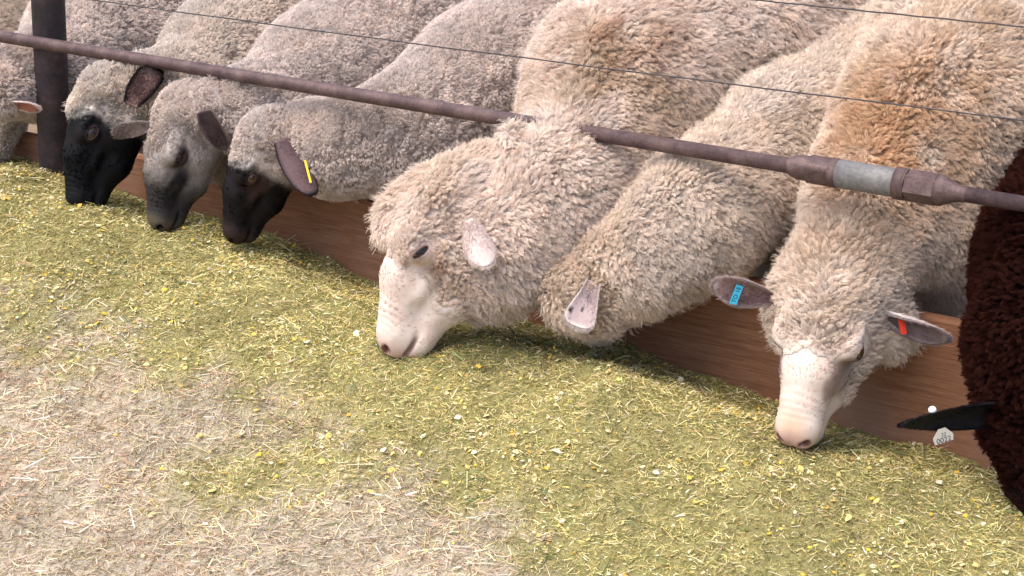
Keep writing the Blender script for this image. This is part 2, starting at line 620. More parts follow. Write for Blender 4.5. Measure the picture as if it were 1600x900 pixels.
pb, pt = at(88, 285, 0.052), at(75, 0, 0.052)
pdir = (pt - pb) / (pt[2] - pb[2])


def post():
    V, F, K = [], [], 28
    zs_ = [0.0, 0.2, 0.4, 0.6, 0.8, 1.0, 1.25, 1.262]
    for i, z in enumerate(zs_):
        c = pb + pdir * (z - pb[2])
        r = 0.0365 if i < 7 else 0.033
        for k in range(K):
            a = 2 * math.pi * k / K
            V.append((c[0] + r * math.cos(a), c[1] + r * math.sin(a), z))
    for i in range(len(zs_) - 1):
        for k in range(K):
            a, b = i * K + k, i * K + (k + 1) % K
            F.append((a, b, b + K, a + K))
    F.append(tuple((len(zs_) - 1) * K + k for k in range(K)))
    o = mesh_np('fence_post', V, faces=F, mats=[M_POST])
    tag(o, 'dark rusty steel fence post behind the left end of the rail', 'post')


post()


def wire(name, p0, p1, y, sag, label):
    a, b = at(*p0, y), at(*p1, y)
    n, K, r = 120, 7, 0.0013
    d = (b - a) / np.linalg.norm(b - a)
    t = np.linspace(-0.9, 1.5, n)
    C = a + (b - a) * t[:, None]
    C[:, 2] -= sag * np.sin(np.clip(t, 0, 1) * math.pi) - 0.0004 * np.sin(t * 37)
    u = np.cross(d, [0, 0, 1.0]); u /= np.linalg.norm(u)
    v = np.cross(d, u)
    V, F = [], []
    for i in range(n):
        for k in range(K):
            g = 2 * math.pi * k / K
            V.append(C[i] + r * (u * math.cos(g) + v * math.sin(g)))
    for i in range(n - 1):
        for k in range(K):
            p, q = i * K + k, i * K + (k + 1) % K
            F.append((p, q, q + K, p + K))
    o = mesh_np(name, V, faces=F, mats=[M_WIRE])
    tag(o, label, 'wire', 'wires strung along the fence')


wire('fence_wire', (130, -2), (1600, 188), -0.012, 0.004, 'lower thin steel fence wire just above the pipe rail')
wire('fence_wire', (1170, -1), (1600, 42), -0.012, 0.0, 'upper thin steel fence wire crossing the top right corner')

# ------------------------------------------------------------------ sheep: signed distance modelling
def cap(P, a, b, ra, rb):
    ba = b - a
    l2 = max(float(ba @ ba), 1e-9)
    pa = P - a
    t = np.clip((pa @ ba) / l2, 0, 1)
    return np.linalg.norm(pa - t[:, None] * ba, axis=1) - (ra + (rb - ra) * t)


def ell(P, c, r, R=None):
    q = P - c
    if R is not None:
        q = q @ R
    r = np.asarray(r, float)
    k0 = np.linalg.norm(q / r, axis=1)
    k1 = np.linalg.norm(q / (r * r), axis=1)
    return k0 * (k0 - 1) / np.maximum(k1, 1e-9)


def smin(a, b, k):
    h = np.clip(0.5 + 0.5 * (b - a) / k, 0, 1)
    return b + (a - b) * h - k * h * (1 - h)


def smax(a, b, k):
    return -smin(-a, -b, k)


v3 = lambda *a: np.array(a, float)


def head_sdf(q, hd):
    """sheep head in its own frame: +x to the nose, +y its left, +z the forehead side; unit = metres of a mean sheep"""
    q = q.copy()
    q[:, 1] = np.abs(q[:, 1])
    d = ell(q, v3(0.0, 0, 0.0), (.082, .060, .064))
    d = smin(d, cap(q, v3(.05, 0, .008), v3(.125, 0, .001), .050, .0395), .02)
    d = smin(d, cap(q, v3(.125, 0, .001), v3(.205, 0, -.022), .0395, .0285), .015)      # nasal bridge
    d = smin(d, cap(q, v3(.02, .016, -.064), v3(.120, .010, -.064), .042, .033), .02)  # jaw
    d = smin(d, cap(q, v3(.120, .008, -.062), v3(.196, 0, -.054), .032, .022), .018)
    d = smin(d, ell(q, v3(.050, .040, -.040), (.050, .024, .042)), .02)                # cheek
    d = smin(d, ell(q, v3(.212, .008, -.030), (.030, .022, .029)), .014)               # muzzle
    d = smin(d, ell(q, v3(.198, .006, -.062), (.030, .021, .016)), .010)               # lower lip
    d = smin(d, ell(q, v3(.070, .044, .024), (.034, .020, .016)), .014)                # brow
    d = smin(d, ell(q, v3(.115, .034, -.022), (.030, .010, .008)), .016)               # facial crest
    # eye: socket, lids
    e = v3(.080, .0505, .010)
    d = smax(d, -ell(q, e + v3(0, .012, 0), (.021, .012, .016)), .008)
    lid = ell(q, e, (.0195, .0175, .0185))
    d = smin(d, lid, .007)
    th = hd.get('lid', 1.0)
    Rl = np.array([[math.cos(.35), 0, -math.sin(.35)], [0, 1, 0], [math.sin(.35), 0, math.cos(.35)]])
    d = smax(d, -ell(q, e + v3(0, .016, -.001), (.0150, .016, .0075 * th), Rl), .002)
    # nostril and mouth
    Rx = np.array([[1, 0, 0], [0, math.cos(.75), -math.sin(.75)], [0, math.sin(.75), math.cos(.75)]])
    d = smax(d, -ell(q, v3(.2385, .0190, -.021), (.0095, .0098, .0042), Rx), .004)
    d = smax(d, -cap(q, v3(.230, .018, -.050), v3(.158, .040, -.050), .0034, .0022), .005)
    d = smax(d, -cap(q, v3(.248, .0, -.030), v3(.236, .0, -.050), .0014, .0014), .004)
    return d


def pxnode(n, default_r=None):
    px, py, Y, r = n
    P = at(px, py, Y)
    return P, r * depth_of(P) / FPX


def frame(hd):
    c = atd(*hd['cran'])
    nz = atd(*hd['nose'])
    f = nz - c
    s = np.linalg.norm(f) / .235 * hd.get('k', 1.0)
    f = f / np.linalg.norm(f)
    dr = hd['dorsal']
    u = RGT * dr[0] + CUP * dr[1] - FWD * dr[2]
    # the nose tip lies a little below the axis
    u = u - f * (u @ f)
    u /= np.linalg.norm(u)
    f2 = f + u * 0.12
    f2 /= np.linalg.norm(f2)
    u = u - f2 * (u @ f2)
    u /= np.linalg.norm(u)
    l = np.cross(u, f2)
    return c, np.stack([f2, l, u], 1), s          # columns: forward, left, up


class Sheep:
    pass


def build_field(spec):
    s = Sheep()
    s.spec = spec
    s.nodes = [pxnode(n) for n in spec['chain']]
    s.puffs = [pxnode(n) for n in spec.get('puffs', [])]
    s.c, s.R, s.s = frame(spec['head'])
    s.sv = s.s * v3(1, spec['head'].get('wide', 1.0), spec['head'].get('deep', 1.0))
    tr = s.nodes[-2][0] if len(s.nodes) > 2 else s.nodes[-1][0]
    # the trunk beyond the last traced node, level, away from the fence
    last, lr = s.nodes[-1]
    rump = last + v3(spec.get('dx', 0.0), spec.get('rump', 0.45), -0.02)
    s.nodes.append((rump, max(min(lr, .24), .18)))
    s.legs = []
    front = s.nodes[-2][0]
    for base, dy in ((front, 0.02), (rump, -0.02)):
        for sx in (-.09, .09):
            a = base + v3(sx, dy, -.12)
            s.legs.append((a, v3(a[0], a[1], .03)))
    low = [(p - v3(0, 0, .10), r * .85) for p, r in s.nodes[-3:]]
    def f(P):
        d = None
        for (a, ra), (b, rb) in zip(s.nodes[:-1], s.nodes[1:]):
            c = cap(P, a, b, ra, rb)
            d = c if d is None else smin(d, c, .05)
        for (a, ra), (b, rb) in zip(low[:-1], low[1:]):
            d = smin(d, cap(P, a, b, ra, rb), .05)
        for a, b in s.legs:
            d = smin(d, cap(P, a, b, .055, .028), .04)
        for p, r in s.puffs:
            d = smin(d, np.linalg.norm(P - p, axis=1) - r, .035)
        q = (P - s.c) @ s.R / s.sv
        if spec.get('eyeclear'):
            qa = q.copy()
            qa[:, 1] = np.abs(qa[:, 1])
            d = smax(d, -(cap(qa, v3(.092, .052, .004), v3(.092, .13, .0), .033, .065) * s.s), .02)
        h = head_sdf(q, spec['head']) * s.s
        return smin(d, h, .022)
    s.f = f
    return s


def axis_coords(lo, hi, flo, fhi, fine, coarse):
    out = [lo]
    while out[-1] < hi:
        x = out[-1]
        dist = max(flo - x, x - fhi, 0)
        out.append(x + fine + (coarse - fine) * min(dist / 0.12, 1.0))
    return np.array(out)


def surface_nets(f, ax):
    nx, ny, nz = map(len, ax)
    D = np.empty((nx, ny, nz), np.float32)
    B = 8
    cx = [np.arange(0, n, B) for n in (nx, ny, nz)]
    ctr = [np.array([(a[i] + a[min(i + B, len(a)) - 1]) / 2 for i in c]) for a, c in zip(ax, cx)]
    hw = [np.array([(a[min(i + B, len(a) - 1)] - a[i]) for i in c]) / 2 for a, c in zip(ax, cx)]
    g = np.stack(np.meshgrid(*ctr, indexing='ij'), -1).reshape(-1, 3)
    gh = np.stack(np.meshgrid(*hw, indexing='ij'), -1).reshape(-1, 3)
    dc = f(g)
    rad = np.linalg.norm(gh, axis=1) * 1.6 + 0.012
    act = (np.abs(dc) < rad).reshape([len(c) for c in cx])
    dc3 = dc.reshape(act.shape)
    up = lambda A: np.repeat(np.repeat(np.repeat(A, B, 0), B, 1), B, 2)[:nx, :ny, :nz]
    D[:] = np.sign(up(dc3)) * 0.5
    m = up(act)
    ii = np.nonzero(m)
    P = np.stack([ax[0][ii[0]], ax[1][ii[1]], ax[2][ii[2]]], -1)
    out = np.empty(len(P), np.float32)
    for k in range(0, len(P), 400000):
        out[k:k + 400000] = f(P[k:k + 400000])
    D[ii] = out
    sg = D < 0
    nin = np.zeros((nx - 1, ny - 1, nz - 1), np.int8)
    for i in (0, 1):
        for j in (0, 1):
            for k in (0, 1):
                nin += sg[i:nx - 1 + i, j:ny - 1 + j, k:nz - 1 + k]
    cell = (nin > 0) & (nin < 8)
    ci = np.stack(np.nonzero(cell), -1)
    vid = -np.ones(cell.shape, np.int64)
    vid[cell] = np.arange(len(ci))
    acc = np.zeros((len(ci), 3))
    cnt = np.zeros(len(ci))
    for e in range(3):
        o1, o2 = [x for x in range(3) if x != e]
        for u in (0, 1):
            for w in (0, 1):
                a = ci.copy()
                a[:, o1] += u
                a[:, o2] += w
                b = a.copy()
                b[:, e] += 1
                da, db = D[tuple(a.T)], D[tuple(b.T)]
                x = (da < 0) != (db < 0)
                t = np.where(x, da / np.where(x, da - db, 1), 0)
                pa = np.stack([ax[q][a[:, q]] for q in range(3)], -1)
                pb_ = np.stack([ax[q][b[:, q]] for q in range(3)], -1)
                acc[x] += (pa + (pb_ - pa) * t[:, None])[x]
                cnt += x
    V = acc / np.maximum(cnt, 1)[:, None]
    quads = []
    for e in range(3):
        o1, o2 = [(1, 2), (2, 0), (0, 1)][e]
        sl_a = [slice(None)] * 3
        sl_b = [slice(None)] * 3
        sl_a[e] = slice(0, -1)
        sl_b[e] = slice(1, None)
        x = sg[tuple(sl_a)] != sg[tuple(sl_b)]
        idx = np.stack(np.nonzero(x), -1)
        ok = (idx[:, o1] > 0) & (idx[:, o2] > 0) & (idx[:, o1] < D.shape[o1] - 1) & (idx[:, o2] < D.shape[o2] - 1)
        idx = idx[ok]
        s0 = sg[tuple(idx.T)]
        c = []
        for du, dw in ((-1, -1), (0, -1), (0, 0), (-1, 0)):
            q = idx.copy()
            q[:, o1] += du
            q[:, o2] += dw
            c.append(vid[tuple(q.T)])
        Qd = np.stack(c, -1)
        Qd = np.where(s0[:, None], Qd, Qd[:, ::-1])
        quads.append(Qd)
    Q = np.concatenate(quads)
    return V, Q[(Q >= 0).all(1)]


def vnormals(V, Q):
    n = np.cross(V[Q[:, 2]] - V[Q[:, 0]], V[Q[:, 3]] - V[Q[:, 1]])
    out = np.zeros_like(V)
    for k in range(4):
        np.add.at(out, Q[:, k], n)
    return nrm(out)


def sample_faces(V, Q, Nn, dens_v, spacing, seed=0):
    """roughly evenly spread points on the quads; returns points, normals, corner ids, weights"""
    rng = np.random.default_rng(seed)
    T = np.concatenate([Q[:, [0, 1, 2]], Q[:, [0, 2, 3]]])
    A = np.linalg.norm(np.cross(V[T[:, 1]] - V[T[:, 0]], V[T[:, 2]] - V[T[:, 0]]), axis=1) / 2
    A = A * dens_v[T].mean(1)
    n = int(A.sum() / (spacing * spacing) * 2.2)
    if n < 1:
        return None
    fi = rng.choice(len(T), n, p=A / A.sum())
    u, w = rng.random(n), rng.random(n)
    fl = u + w > 1
    u[fl], w[fl] = 1 - u[fl], 1 - w[fl]
    bw = np.stack([1 - u - w, u, w], -1)
    t = T[fi]
    P = (V[t] * bw[..., None]).sum(1)
    # thin out: one point per little cell
    key = np.floor(P / (spacing * 0.92)).astype(np.int64)
    key = key[:, 0] * 73856093 ^ key[:, 1] * 19349663 ^ key[:, 2] * 83492791
    _, first = np.unique(key, return_index=True)
    return P[first], t[first], bw[first]


def interp(A, t, bw):
    return (A[t] * (bw[..., None] if A.ndim == 2 else bw)).sum(1)


NP_ = 5                                              # points on one wool fibre


def make_fibres(P, n, flow, L, R, nf, clump, curl, freq, lay, rad, col, tipcol, seed, jit=0.25, mess=0.35, rnd=.1, inset=None, dome=0.0):
    """P: lock roots; every lock gets nf fibres that close towards the tip and curl together"""
    rng = np.random.default_rng(seed)
    m = len(P)
    # neighbouring locks lean together, which opens partings between them
    g = np.stack([fbm(P, 24, seed + k, 3) - 0.5 for k in (1, 2, 3)], -1) * 2
    d = nrm(n * (1 - lay)[:, None] + flow * lay[:, None] + g * mess + rng.normal(0, rnd, (m, 3)))
    s1 = nrm(np.cross(d, flow + 1e-3 * rng.normal(size=(m, 3))))
    s2 = np.cross(d, s1)
    ph = fbm(P, 30, seed + 9, 2) * 14 + rng.normal(0, .5, m)
    ins = np.full(m, .002) if inset is None else inset
    fr = freq * rng.uniform(0.7, 1.3, m)
    hand = np.where(fbm(P, 12, seed + 10, 1) < .5, 1, -1)
    LL = L * rng.uniform(1 - jit, 1 + jit, m)
    rp = lambda a: np.repeat(a, nf, 0)
    k = m * nf
    rr = np.sqrt(rng.random(k))
    th = rng.uniform(0, 6.28, k)
    rt = rp(R)
    off1, off2 = rt * rr * np.cos(th), rt * rr * np.sin(th)
    nn, dd, S1, S2 = rp(n), rp(d), rp(s1), rp(s2)
    t1 = nrm(np.cross(nn, S2))
    t2 = np.cross(nn, t1)
    base = rp(P) + t1 * off1[:, None] + t2 * off2[:, None] - nn * rp(ins)[:, None]
    fl = rp(LL) * rng.uniform(0.85, 1.06, k) * (1 - dome * rr * rr)
    ts = np.linspace(0, 1, NP_)
    out = np.empty((k, NP_, 3), np.float32)
    cu, fq, p0, hd = rp(curl), rp(fr), rp(ph), rp(hand)
    cl = rp(clump)
    j1, j2 = rng.normal(0, 1, k), rng.normal(0, 1, k)
    droop = rp(flow) * (rp(lay) * 0.35)[:, None]
    for i, t in enumerate(ts):
        keep = 1 - cl * t ** 0.8 * (1 - 0.25 * t * t)
        c = base + (dd * t + droop * t * t) * fl[:, None]
        c = c - (t1 * (off1 * (1 - keep))[:, None] + t2 * (off2 * (1 - keep))[:, None])
        a = p0 + fq * t * 6.28 * hd
        amp = cu * t ** 0.7
        c = c + S1 * (amp * np.cos(a) + j1 * 0.12 * rt * t)[:, None] + S2 * (amp * np.sin(a) + j2 * 0.12 * rt * t)[:, None]
        out[:, i] = c
    radii = rp(rad)[:, None] * np.linspace(1.0, 0.45, NP_)[None]
    cj = (1 + rng.normal(0, 0.10, (k, 1)))
    C = np.empty((k, NP_, 3), np.float32)
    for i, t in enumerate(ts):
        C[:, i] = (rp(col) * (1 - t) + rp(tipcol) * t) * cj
    return out, radii, C


def fibres(name, parent, parts):
    """the loose fibres of one fleece as one hair curves object"""
    k = sum(p[0].shape[0] for p in parts)
    if not k:
        return None
    h = bpy.data.hair_curves.new(name)
    h.add_curves([NP_] * k)
    pos = np.concatenate([p[0].reshape(-1, 3) for p in parts]).astype(np.float32)
    h.attributes['position'].data.foreach_set('vector', pos.ravel())
    ra = h.attributes.get('radius') or h.attributes.new('radius', 'FLOAT', 'POINT')
    ra.data.foreach_set('value', np.concatenate([p[1].ravel() for p in parts]).astype(np.float32))
    ca = h.attributes.new('col', 'FLOAT_COLOR', 'POINT')
    c = np.ones((k * NP_, 4), np.float32)
    c[:, :3] = np.clip(np.concatenate([p[2].reshape(-1, 3) for p in parts]), 0, 1)
    ca.data.foreach_set('color', c.ravel())
    h.materials.append(M_FIBRE)
    o = bpy.data.objects.new(name, h)
    S.collection.objects.link(o)
    child(o, parent)
    return o


def fleece_object(parent, name, V, Q, vcol, parts, mat, fname='wool'):
    o = mesh_np(name, V, quads=Q, mats=[mat], col=vcol)
    child(o, parent)
    fibres(fname, o, parts)
    return o


def hit(s, px, py):
    d = ray(px, py)
    t = 2.0
    for _ in range(160):
        v = float(s.f((CAM + d * t)[None])[0])
        if v < .0015:
            return t
        t += max(v * .7, .001)
        if t > 4.9:
            return None
    return t


def make_ear(parent, spec, s):
    """a leaf shaped, cupped ear: base px, tip px with depths, opening direction, width"""
    hb = hit(s, *spec['base'][:2]) or spec['base'][2]
    db = hb + spec.get('sink', .016)
    ht = hit(s, *spec['tip'][:2])
    dt = hb + spec['dd'] if 'dd' in spec else (ht or hb) - spec.get('clear', .030)
    b, tp = atd(*spec['base'][:2], db), atd(*spec['tip'][:2], dt)
    op = RGT * spec['open'][0] + CUP * spec['open'][1] - FWD * spec['open'][2]
    ax = tp - b
    Ln = np.linalg.norm(ax)
    ax = ax / Ln
    op = op - ax * (op @ ax)
    op /= np.linalg.norm(op)
    sd_ = np.cross(ax, op)
    bend = spec.get('bend', 0.0)
    cupk = spec.get('cup', 0.7)
    wd = spec['w']
    nu, nv = 30, 15
    u = np.linspace(0, 1, nu)
    blunt = spec.get('blunt', 0.75)
    prof = np.interp(u, [0, .08, .25, .5, .75, .9, .97, 1.0], [.42, .55, .86, 1.0, .84 + .1 * blunt, .45 + .35 * blunt, .2 + .38 * blunt, .02 + .2 * blunt])
    if 'prof' in spec:
        prof = np.interp(u, [0, .08, .25, .5, .75, .9, .97, 1.0], spec['prof'])
    bw_ = spec.get('basew', .42)
    prof = prof + (bw_ - .42) * np.clip(1 - u / .5, 0, 1)
    pk = np.pad(prof, 2, mode='edge')
    ps = np.convolve(pk, [.1, .2, .4, .2, .1], 'valid')
    prof = np.where(u > .97, prof, ps)
    w = np.linspace(-1, 1, nv)
    th = 0.0022
    pts = {}
    for side in (0, 1):
        G = np.zeros((nu, nv, 3))
        for i in range(nu):
            cu = cupk * (1 - 0.75 * u[i])
            hw = wd / 2 * prof[i]
            ang = w * cu * 1.6
            rr = hw / max(cu * 1.6, 1e-3)
            x = np.sin(ang) * rr
            z = (1 - np.cos(ang)) * rr + 0.0004 * np.sin(u[i] * 9 + w * 3)
            zz = z + bend * Ln * (u[i] ** 2)
            edge = 1 - np.abs(w) ** 3
            thick = th * (0.35 + edge)
            inner = op * ((zz + (thick if side == 0 else -thick))[:, None])
            G[i] = b + ax * (u[i] * Ln * (1 - 0.25 * abs(bend) * u[i])) + sd_ * x[:, None] + inner
        pts[side] = G
    V = np.concatenate([pts[0].reshape(-1, 3), pts[1].reshape(-1, 3)])
    n1 = nu * nv
    I = np.arange(n1).reshape(nu, nv)
    q0 = np.stack([I[:-1, :-1], I[1:, :-1], I[1:, 1:], I[:-1, 1:]], -1).reshape(-1, 4)
    Q = [q0[:, ::-1], q0 + n1]
    ring = np.concatenate([I[:, 0], I[-1, 1:], I[::-1, -1][1:], I[0, ::-1][1:]])
    Q.append(np.stack([ring[:-1], ring[1:], ring[1:] + n1, ring[:-1] + n1], -1))
    Q = np.concatenate(Q)
    uu = np.concatenate([np.repeat(u, nv)] * 2)
    ww = np.abs(np.concatenate([np.tile(w, nu)] * 2))
    inn = np.concatenate([np.ones(n1), np.zeros(n1)])
    co, ci = np.array(spec['outer']), np.array(spec['inner'])
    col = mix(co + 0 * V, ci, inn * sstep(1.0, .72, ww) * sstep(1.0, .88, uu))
    if 'rim' in spec:
        rim = np.maximum(sstep(spec.get('rw', .78), .95, ww), sstep(min(spec.get('rw', .78) + .12, .92), .98, uu))
        col = mix(col, spec['rim'], rim)
    if 'basecol' in spec:
        col = mix(col, spec['basecol'], sstep(.42, .12, uu) * (1 - inn))
    if 'spots' in spec:
        for (su, sw, rad_) in spec['spots']:
            wsg = np.concatenate([np.tile(w, nu)] * 2)
            m = np.exp(-(((uu - su) * 2.0) ** 2 + (wsg - sw) ** 2) / rad_ ** 2)
            col = mix(col, (0.02, 0.015, 0.02), sstep(.3, .6, m))
    Nn = vnormals(V, Q)
    # short hair
    dens = np.ones(len(V))
    P, t, bw = sample_faces(V, Q, Nn, dens, 0.0016, 3)
    n_ = nrm(interp(Nn, t, bw))
    k = len(P)
    fl = np.repeat(ax[None], k, 0)
    cc = interp(col, t, bw)
    one = np.ones(k)
    part = make_fibres(P, n_, fl, one * spec.get('hair', .0045) * 1.5, one * .0008, 2, one * .2, one * .0003, 1, one * .72, one * .00028, cc, cc * 1.05, 5, 0.5, .35)
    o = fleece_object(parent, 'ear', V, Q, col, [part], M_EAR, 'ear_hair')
    return o, dict(b=b, ax=ax, op=op, sd=sd_, L=Ln)


def prism(name, outline, origin, ux, uy, th, mat, hole=None, text=None, tsize=0.01, trot=0.0, tpos=(0, 0), tcol=None):
    """a thin plate cut to an outline, with printed characters 0.3 mm proud of its face"""
    uz = np.cross(ux, uy)
    n = len(outline)
    V = [origin + ux * x + uy * y + uz * s for s in (0, th) for x, y in outline]
    F = [tuple(range(n))[::-1], tuple(range(n, 2 * n))] + [(i, (i + 1) % n, (i + 1) % n + n, i + n) for i in range(n)]
    mi = [0] * len(F)
    if text:
        for (s_, size, (tx, ty), rot) in text:
            cu = bpy.data.curves.new('ink', 'FONT')
            cu.body = s_
            cu.size = size
            cu.align_x = 'CENTER'
            cu.align_y = 'CENTER'
            ob = bpy.data.objects.new('ink', cu)
            S.collection.objects.link(ob)
            me = bpy.data.meshes.new_from_object(ob.evaluated_get(bpy.context.evaluated_depsgraph_get()))
            b0 = len(V)
            for v in me.vertices:
                x, y = v.co.x * math.cos(rot) - v.co.y * math.sin(rot) + tx, v.co.x * math.sin(rot) + v.co.y * math.cos(rot) + ty
                V.append(origin + ux * x + uy * y + uz * (th + .0003))
            for p in me.polygons:
                F.append(tuple(b0 + i for i in p.vertices))
                mi.append(1)
            bpy.data.objects.remove(ob)
            bpy.data.curves.remove(cu)
            bpy.data.meshes.remove(me)
    o = mesh_np(name, np.array(V), faces=F, mats=[mat, M_TAGTXT], smooth=False)
    o.data.polygons.foreach_set('material_index', np.array(mi, np.int32))
    return o


def make_eye(parent, s, sign, irid):
    e = v3(.080, sign * .0505, .010)
    r = .0155
    V, F, C = [], [], []
    nu, nv = 17, 24
    for i in range(nu):
        a = math.pi * i / (nu - 1)
        for k in range(nv):
            b = 2 * math.pi * k / nv
            # pole along the eye's outward axis
            out, p1, p2 = math.cos(a), math.sin(a) * math.cos(b), math.sin(a) * math.sin(b)
            V.append(s.c + s.R @ ((e + r * np.array([p1, sign * out, p2])) * s.sv))
            x, z = p1 * .94 + p2 * .34 * 1, p2 * .94 - p1 * .34
            pup = (abs(z) < .16 and abs(x) < .42)
            d = math.hypot(p1, p2)
            if out < 0.2:
                C.append((.03, .02, .018))
            elif pup:
                C.append((.004, .004, .005))
            elif d < .72:
                C.append(irid)
            else:
                C.append((.02, .013, .011))
    for i in range(nu - 1):
        for k in range(nv):
            a, b = i * nv + k, i * nv + (k + 1) % nv
            F.append((a, b, b + nv, a + nv))
    o = mesh_np('eye', np.array(V), faces=F, mats=[M_EYE], col=np.array(C))
    child(o, parent)
    return o


def make_sheep(spec):
    s = build_field(spec)
    nodes = s.nodes
    root = empty('sheep', (nodes[-2][0][0], nodes[-2][0][1], 0.0), spec['label'], 'sheep', 'sheep eating along the feed rail')
    hb = s.c
    allp = np.array([p for p, r in nodes] + [s.c, s.c + s.R[:, 0] * .28 * s.s])
    rmax = max(r for p, r in nodes)
    lo, hi = allp.min(0) - rmax - .05, allp.max(0) + rmax + .05
    lo[2] = 0.0
    hc = np.array([s.c + s.R @ (np.array(v) * s.s) for v in ((-.06, 0, 0), (.26, 0, -.02), (.1, .07, 0), (.1, -.07, 0), (.05, 0, -.1), (.05, 0, .06))])
    fl_, fh_ = hc.min(0) - .01, hc.max(0) + .01
    ax = [axis_coords(lo[k], hi[k], fl_[k], fh_[k], spec.get('fine', .0032), .016) for k in range(3)]
    V, Q = surface_nets(s.f, ax)
    q = (V - s.c) @ s.R / s.sv
    Nn = vnormals(V, Q)
    # flow: along the chain, head to tail, plus gravity
    best = np.full(len(V), 9.0)
    flow = np.zeros_like(V)
    cseg = np.zeros(len(V))
    pts = [(s.c, .08)] + nodes
    wsum = np.zeros(len(V))
    for i, ((a, ra), (b, rb)) in enumerate(zip(pts[:-1], pts[1:])):
        d = cap(V, a, b, ra, rb)
        w = np.exp(-np.clip(d + .05, 0, None) / .025) + 1e-9
        flow += w[:, None] * nrm(b - a)[None]
        cseg += w * i
        wsum += w
    flow = nrm(flow)
    axis = flow.copy()
    onhead = sstep(.03, -.01, np.linalg.norm(np.maximum(np.abs(q - v3(.07, 0, -.02)) - v3(.17, .06, .06), 0), axis=1))
    flow = nrm(flow * .6 + v3(0, 0, -.8) * (1 - onhead * .6)[:, None] - s.R[:, 0][None] * onhead[:, None] * 1.2)
    flow = nrm(flow - Nn * (flow * Nn).sum(1)[:, None])
    wool, col, face = spec['look'](q, V, Nn, onhead)
    # broad unevenness of the fleece surface
    wr = onhead * np.sin(q[:, 0] * 620 + 5 * fbm(q, 30, 6, 2)) * sstep(.15, .185, q[:, 0]) * sstep(.225, .205, q[:, 0]) * sstep(-.03, -.005, q[:, 2]) * spec.get('wrk', .0005)
    wr = wr + onhead * (fbm(q, 50, 7, 2) - .5) * .0028 * sstep(.09, .12, q[:, 0])
    V = V + Nn * (wr * s.s)[:, None]
    lump = (fbm(V, 14, 3, 2) - .5) * spec.get('lump', .018) * wool
    V = V + Nn * lump[:, None]
    # legs are short haired
    leg = sstep(.42, .30, V[:, 2]) * sstep(.16, .22, V[:, 1])
    wool = wool * (1 - leg)
    # inner parts of the eye socket and the nostril and lips take dark skin
    ey = np.stack([q[:, 0] - .080, np.abs(q[:, 1]) - .0505, q[:, 2] - .010], -1)
    en = np.linalg.norm(ey / v3(.022, .022, .017), axis=1)
    col = mix(col, spec.get('lidcol', (.03, .02, .02)), sstep(.98, .74, en) * sstep(.0, .0002, onhead))
    no = np.linalg.norm((np.stack([q[:, 0], np.abs(q[:, 1]), q[:, 2]], -1) - v3(.2375, .0185, -.021)) / v3(.012, .0095, .008), axis=1)
    col = mix(col, spec.get('nostril', (.16, .075, .068)), sstep(1.2, .8, no))
    ml = cap(np.stack([q[:, 0], np.abs(q[:, 1]), q[:, 2]], -1), v3(.230, .018, -.050), v3(.158, .040, -.050), .0030, .0022)
    col = mix(col, spec.get('nostril', (.16, .075, .068)), sstep(.002, .0, ml) * .8)
    Vb = V - Nn * (.0115 * np.clip(wool, 0, 1) * (1 - sstep(.9, .3, wool)))[:, None]
    body = mesh_np('body', Vb, quads=Q, mats=[M_SKIN], col=col)
    child(body, root)
    for sg in (1, -1):
        make_eye(root, s, sg, spec.get('iris', (.10, .05, .02)))
    # ---- fibres, where they can be seen from around the viewing side
    px, py, dz = proj(V)
    vd = nrm(CAM - V)
    facing = (Nn * vd).sum(1)
    vis = sstep(-.32, -.18, facing) * ((px > -70) & (px < 1670) & (py > -70) & (py < 970))
    parts = []
    rng_ = np.random.default_rng(spec['seed'] + 500)
    prm = spec['wool']
    dens = vis * (wool > .12)
    r = sample_faces(V, Q, Nn, dens, prm['gap'], spec['seed'])
    if r is not None:
        P, t, bw = r
        w = interp(wool, t, bw)
        n_, f_ = nrm(interp(Nn, t, bw)), interp(flow, t, bw)
        c_ = interp(col, t, bw)
        a_ = interp(axis, t, bw)
        # creases: tufts shrink along wavy lines, mostly across the neck
        sax = nrm(np.cross(a_, n_))
        u1 = (P - nodes[0][0]) @ nrm(nodes[2][0] - nodes[0][0]) + (fbm(P, 28, 71, 2) - .5) * .03
        st = prm.get('crease', (90, 22))
        PP = np.stack([u1 * st[0], (P * sax).sum(1) * st[1] + 3 * P[:, 2], P @ v3(3, 5, 9)], -1)
        cr = np.abs(fbm(PP, 1.0, spec['seed'] + 5, 2) - .5) * 2
        crk = sstep(.02, prm.get('crw', .16), cr)
        L = prm['L'] * (0.15 + .85 * w)
        ins = (prm['inset'] + prm['valley'] * (1 - crk)) * w
        one = np.ones(len(P))
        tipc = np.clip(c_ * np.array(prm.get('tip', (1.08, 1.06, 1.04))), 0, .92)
        var = (1 + (fbm(P, 60, 8, 2) - .5) * .35)[:, None]
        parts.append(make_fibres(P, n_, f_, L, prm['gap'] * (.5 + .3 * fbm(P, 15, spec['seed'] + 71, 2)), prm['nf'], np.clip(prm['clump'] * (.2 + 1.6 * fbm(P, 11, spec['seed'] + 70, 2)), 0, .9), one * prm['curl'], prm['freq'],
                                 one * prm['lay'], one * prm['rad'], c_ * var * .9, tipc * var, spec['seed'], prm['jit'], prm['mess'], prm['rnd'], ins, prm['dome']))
        # loose frizz standing free of the locks
        k = rng_.random(len(P)) < prm.get('frizz', .6)
        Pf = P[k] + rng_.normal(0, prm['gap'] * .5, (k.sum(), 3))
        o1 = one[k]
